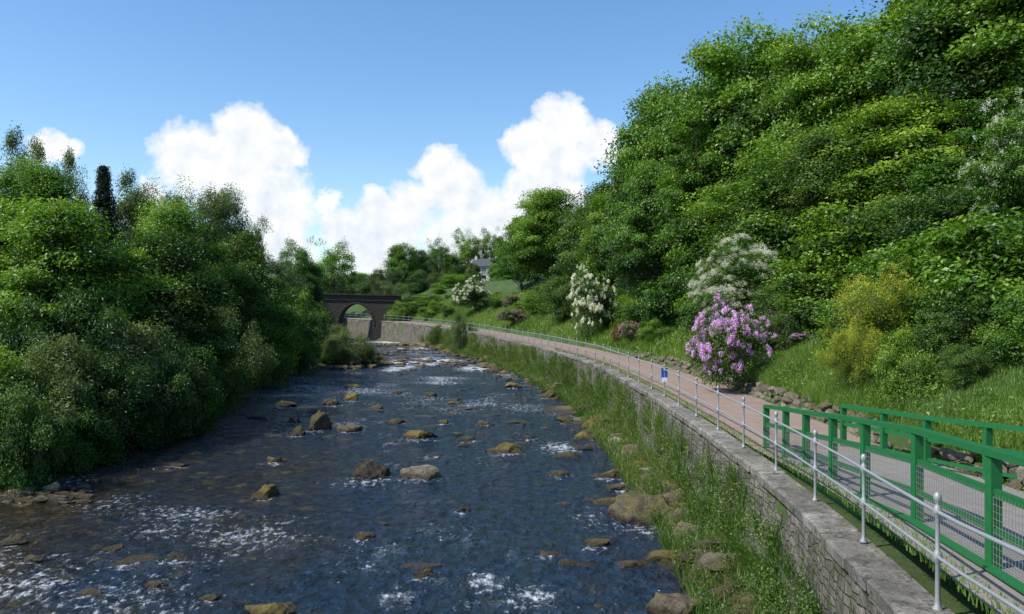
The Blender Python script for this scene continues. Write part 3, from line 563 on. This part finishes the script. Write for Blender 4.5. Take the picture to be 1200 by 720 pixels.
per=60;ii=np.repeat(np.arange(nC),per);sc=(.06+.18*r.random(nC)**2)[ii]*(1+Yc[ii]/60);o=r.normal(0,1,(len(ii),3))*sc[:,None]*np.array([.7,1,1.2]);o[:,0]=-abs(o[:,0])
leaves(mb,np.stack([Xc,Yc,Zc],-1)[ii]+o,np.tile([-.5,-.2,.2],(len(ii),1)),.06,.035,r,0,r.uniform(.0,.95,nC)[ii]+r.normal(0,.15,len(ii)),rnd=.9)
obj('wall_weeds',mb.mesh('wall_weeds',[M_weed]))
# ------------------------------------------------------------ stone arch bridge
def arch_bridge():
    e=bpy.data.objects.new('stone_arch_bridge',None);scene.collection.objects.link(e)
    Y0,Y1=138,141.5;zt=CH+2.2;spans=[(-43.9,-38.0),(-36.9,-31.0),(-29.9,-24.0)];mb=MB()
    x0,x1=-62,-19.5;zs=2.6;rz=3.7
    xs=np.unique(np.concatenate([np.linspace(x0,x1,60)]+[a+(b-a)*(.5-.5*np.cos(np.linspace(0,np.pi,21))) for a,b in spans]))
    def low(x):
        for a,b in spans:
            if a<=x<=b: u=(x-(a+b)/2)/((b-a)/2);return zs+rz*math.sqrt(max(0,1-u*u))-.02
        return -1.
    tops=lambda x: zt+.25*math.exp(-((x+34)/9)**2)
    for k in range(len(xs)-1):
        a,b=xs[k],xs[k+1];mid=low((a+b)/2);la=low(a) if mid>0 else -1;lb=low(b) if mid>0 else -1
        if mid>0: la=max(la,zs-.02);lb=max(lb,zs-.02)
        V=[(a,Y0,la),(b,Y0,lb),(b,Y0,tops(b)),(a,Y0,tops(a)),(a,Y1,la),(b,Y1,lb),(b,Y1,tops(b)),(a,Y1,tops(a))]
        mb.add(V,[[0,1,2,3],[5,4,7,6],[3,2,6,7],[0,4,5,1]],0,.5)
    mb.add([(x1,Y0,-1),(x1,Y1,-1),(x1,Y1,tops(x1)),(x1,Y0,tops(x1))],[[0,1,2,3]],0,.5)
    for a,b in spans:
        for x in (a,b): mb.add([(x,Y0,-1),(x,Y1,-1),(x,Y1,zs),(x,Y0,zs)],[[0,1,2,3]],0,.4)
    obj('spandrels_and_deck',mb.mesh('s',[M_bridge]),parent=e)
    mb=MB()
    for a,b in spans:
        c=(a+b)/2;R=(b-a)/2
        for k in range(17):
            t0=np.pi*k/17+.02;t1=np.pi*(k+1)/17-.02
            V=[]
            for yy in (Y0-.08,Y0+.2):
                for t,q in ((t0,0),(t1,0),(t1,.45),(t0,.45)): V.append((c-(R+q)*math.cos(t),yy,zs+(rz+q)*math.sin(t)-.03))
            mb.add(V,[[0,1,2,3],[7,6,5,4],[0,4,5,1],[1,5,6,2],[2,6,7,3],[3,7,4,0]],0,rng.uniform(.5,1))
    obj('arch_rings',mb.mesh('s',[M_bridge]),parent=e)
    mb=MB();xx=np.linspace(x0,x1,40)
    for k in range(39):
        beam(mb,(xx[k],Y0-.05,tops(xx[k])+.06),(xx[k+1]-.03,Y0-.05,tops(xx[k+1])+.06),.5,.22,0,rng.uniform(.4,1))
        beam(mb,(xx[k],Y0-.07,tops(xx[k])-.9),(xx[k+1],Y0-.07,tops(xx[k+1])-.9),.2,.14,0,.5)
    obj('parapet_coping',mb.mesh('s',[M_bridge]),parent=e)
    mb=MB()
    for x in (-37.45,-30.45):
        mb.add([(x-.55,Y0,-1),(x,Y0-1.3,-1),(x+.55,Y0,-1),(x-.55,Y0,2.3),(x,Y0-1.3,2.1),(x+.55,Y0,2.3),(x,Y0,3.2)],[[0,1,4,3],[1,2,5,4]],0,.4);mb.add([(x-.55,Y0,2.3),(x,Y0-1.3,2.1),(x+.55,Y0,2.3),(x,Y0,3.2)],[[0,1,3],[1,2,3]],0,.6)
    obj('cutwaters',mb.mesh('s',[M_bridge]),parent=e)
arch_bridge()
mb=MB()
for k in range(60):
    x=-26+k*.32;addrock(mb,x,118+rng.normal(0,.3),.1,.35,.4,.32,r,2,0)
obj('stone_weir',mb.mesh('s',[M_rock]))
# ------------------------------------------------------------ house
def house(px,Y,zb):
    e=bpy.data.objects.new('white_house',None);scene.collection.objects.link(e);X=(px-600)*Y/F;e.location=(X,Y,zb);e.rotation_euler=(0,0,math.radians(-14))
    w,d,h,rh=6.4,4.6,3.9,1.7
    mb=MB();V=[(-w/2,-d/2,-5),(w/2,-d/2,-5),(w/2,d/2,-5),(-w/2,d/2,-5),(-w/2,-d/2,h),(w/2,-d/2,h),(w/2,d/2,h),(-w/2,d/2,h),(-w/2,0,h+rh),(w/2,0,h+rh)]
    mb.add(V,[[0,1,5,4],[2,3,7,6],[1,2,6,5],[3,0,4,7]]);mb.add(V,[[5,6,9],[7,4,8]]);obj('walls',mb.mesh('s',[M_hw]),parent=e)
    mb=MB()
    for s_ in (-1,1):
        y0=s_*(d/2+.35);z0=h-.26;zr=h+rh+.05
        V=[(-w/2-.3,y0,z0),(w/2+.3,y0,z0),(w/2+.3,0,zr),(-w/2-.3,0,zr)];V+= [(a,b_,c_+.16) for a,b_,c_ in V]
        mb.add(V,[[0,1,2,3],[7,6,5,4],[0,4,5,1],[1,5,6,2],[2,6,7,3],[3,7,4,0]])
    obj('roof',mb.mesh('s',[M_roof]),parent=e)
    mb=MB()
    for x in (-2.2,0,2.2):
        for z in (.3,2.3):
            beam(mb,(x-.5,-d/2-.03,z+.6),(x+.5,-d/2-.03,z+.6),.08,1.1,0);beam(mb,(x-.6,-d/2-.06,z-.02),(x+.6,-d/2-.06,z-.02),.16,.1,1)
            beam(mb,(x-.02,-d/2-.08,z+.6),(x+.02,-d/2-.08,z+.6),.03,1.1,1)
    obj('windows',mb.mesh('s',[M_glass,M_wp]),parent=e)
    mb=MB()
    for x in (-w/2+.5,w/2-.5):
        beam(mb,(x,0,h+rh-.6),(x,0,h+rh+.7),.6,.8)
        for q in (-.2,.2): tube(mb,[(x,q,h+rh+.7),(x,q,h+rh+1.0)],.12,8)
    obj('chimneys',mb.mesh('s',[M_hw]),parent=e)
house(570,205,12.4)
# ------------------------------------------------------------ world
w=bpy.data.worlds.new('World');scene.world=w;w.use_nodes=True;nt=w.node_tree
bg=nt.nodes['Background'];bg.inputs[1].default_value=.15
az=math.radians(248);el=math.radians(50)
sky=N(nt,'ShaderNodeTexSky',sky_type='NISHITA');sky.sun_disc=False;sky.sun_elevation=el;sky.sun_rotation=az;sky.air_density=1.0;sky.dust_density=.5;sky.ozone_density=2.0
blobs=[(225,182,40),(290,165,40),(330,178,26),(275,210,44),(325,235,42),(383,236,14),(330,285,34),(400,272,28),(440,252,26),(485,245,32),(515,192,28),(532,222,34),(575,258,44),(615,172,28),(658,150,36),(650,190,40),(700,172,28),(620,220,34),(450,292,44),(560,292,60),(655,240,40),(52,172,22),(75,182,18),(180,224,14)]
tc=N(nt,'ShaderNodeTexCoord').outputs['Generated']
dn=N(nt,'ShaderNodeTexNoise',Scale=16.,Detail=4.,Roughness=.62);nt.links.new(tc,dn.inputs['Vector'])
v2=N(nt,'ShaderNodeVectorMath',operation='MULTIPLY_ADD');nt.links.new(dn.outputs[1],v2.inputs[0]);v2.inputs[1].default_value=(.06,.06,.06);nt.links.new(tc,v2.inputs[2])
cur=None
for x,y,rr in blobs:
    c=Vector(((x-600)/F,1,(HZ-y)/F)).normalized()+Vector((.03,.03,.03))
    ds=N(nt,'ShaderNodeVectorMath',operation='DISTANCE');nt.links.new(v2.outputs[0],ds.inputs[0]);ds.inputs[1].default_value=c
    o=math_(nt,'MULTIPLY_ADD',ds.outputs['Value'],-1/(rr*1.12/F),1.)
    if cur is None: cur=o
    else:
        n=nt.nodes.new('ShaderNodeMath');n.operation='SMOOTH_MAX';nt.links.new(cur,n.inputs[0]);nt.links.new(o,n.inputs[1]);n.inputs[2].default_value=.08;cur=n.outputs[0]
fn=N(nt,'ShaderNodeTexNoise',Scale=30.,Detail=5.,Roughness=.6);nt.links.new(tc,fn.inputs['Vector'])
sh_=N(nt,'ShaderNodeVectorMath',operation='ADD');nt.links.new(tc,sh_.inputs[0]);sh_.inputs[1].default_value=(-.009,0,.013)
f2=N(nt,'ShaderNodeTexNoise',Scale=30.,Detail=3.,Roughness=.55);nt.links.new(sh_.outputs[0],f2.inputs['Vector'])
D0=math_(nt,'ADD',cur,math_(nt,'MULTIPLY_ADD',fn.outputs[0],.8,-.4))
mask=ramp(nt,D0,[(0,(0,0,0)),(.14,(.5,.5,.5)),(.36,(1,1,1))])
sz=N(nt,'ShaderNodeSeparateXYZ');nt.links.new(tc,sz.inputs[0])
lit=math_(nt,'MULTIPLY_ADD',math_(nt,'SUBTRACT',fn.outputs[0],f2.outputs[0]),1.9,math_(nt,'MULTIPLY_ADD',sz.outputs[2],1.6,math_(nt,'MULTIPLY_ADD',cur,-.3,.66)),clamp=True)
cc=mix(nt,lit,(4.7,5.35,6.2),(6.9,6.95,7.0))
hs=N(nt,'ShaderNodeHueSaturation',Saturation=1.2,Value=1.28);nt.links.new(sky.outputs[0],hs.inputs['Color'])
nt.links.new(mix(nt,mask,hs.outputs[0],cc),bg.inputs[0])
w.cycles.sampling_method='MANUAL';w.cycles.sample_map_resolution=256
S=bpy.data.lights.new('sun','SUN');S.energy=5.0;S.angle=math.radians(.5);S.color=(1,.95,.87);so=bpy.data.objects.new('sun',S);scene.collection.objects.link(so)
sd=Vector((math.sin(az)*math.cos(el),math.cos(az)*math.cos(el),math.sin(el)));so.rotation_euler=(-sd).to_track_quat('-Z','Y').to_euler()
cam=bpy.data.cameras.new('camera');co=bpy.data.objects.new('camera',cam);scene.collection.objects.link(co);co.location=(0,0,CH);co.rotation_euler=(math.radians(90.1),0,0)
cam.sensor_width=36;cam.lens=36*F/1200;cam.clip_end=3000;cam.clip_start=.1;scene.camera=co
scene.view_settings.view_transform='Standard';scene.view_settings.look='None';scene.view_settings.exposure=0
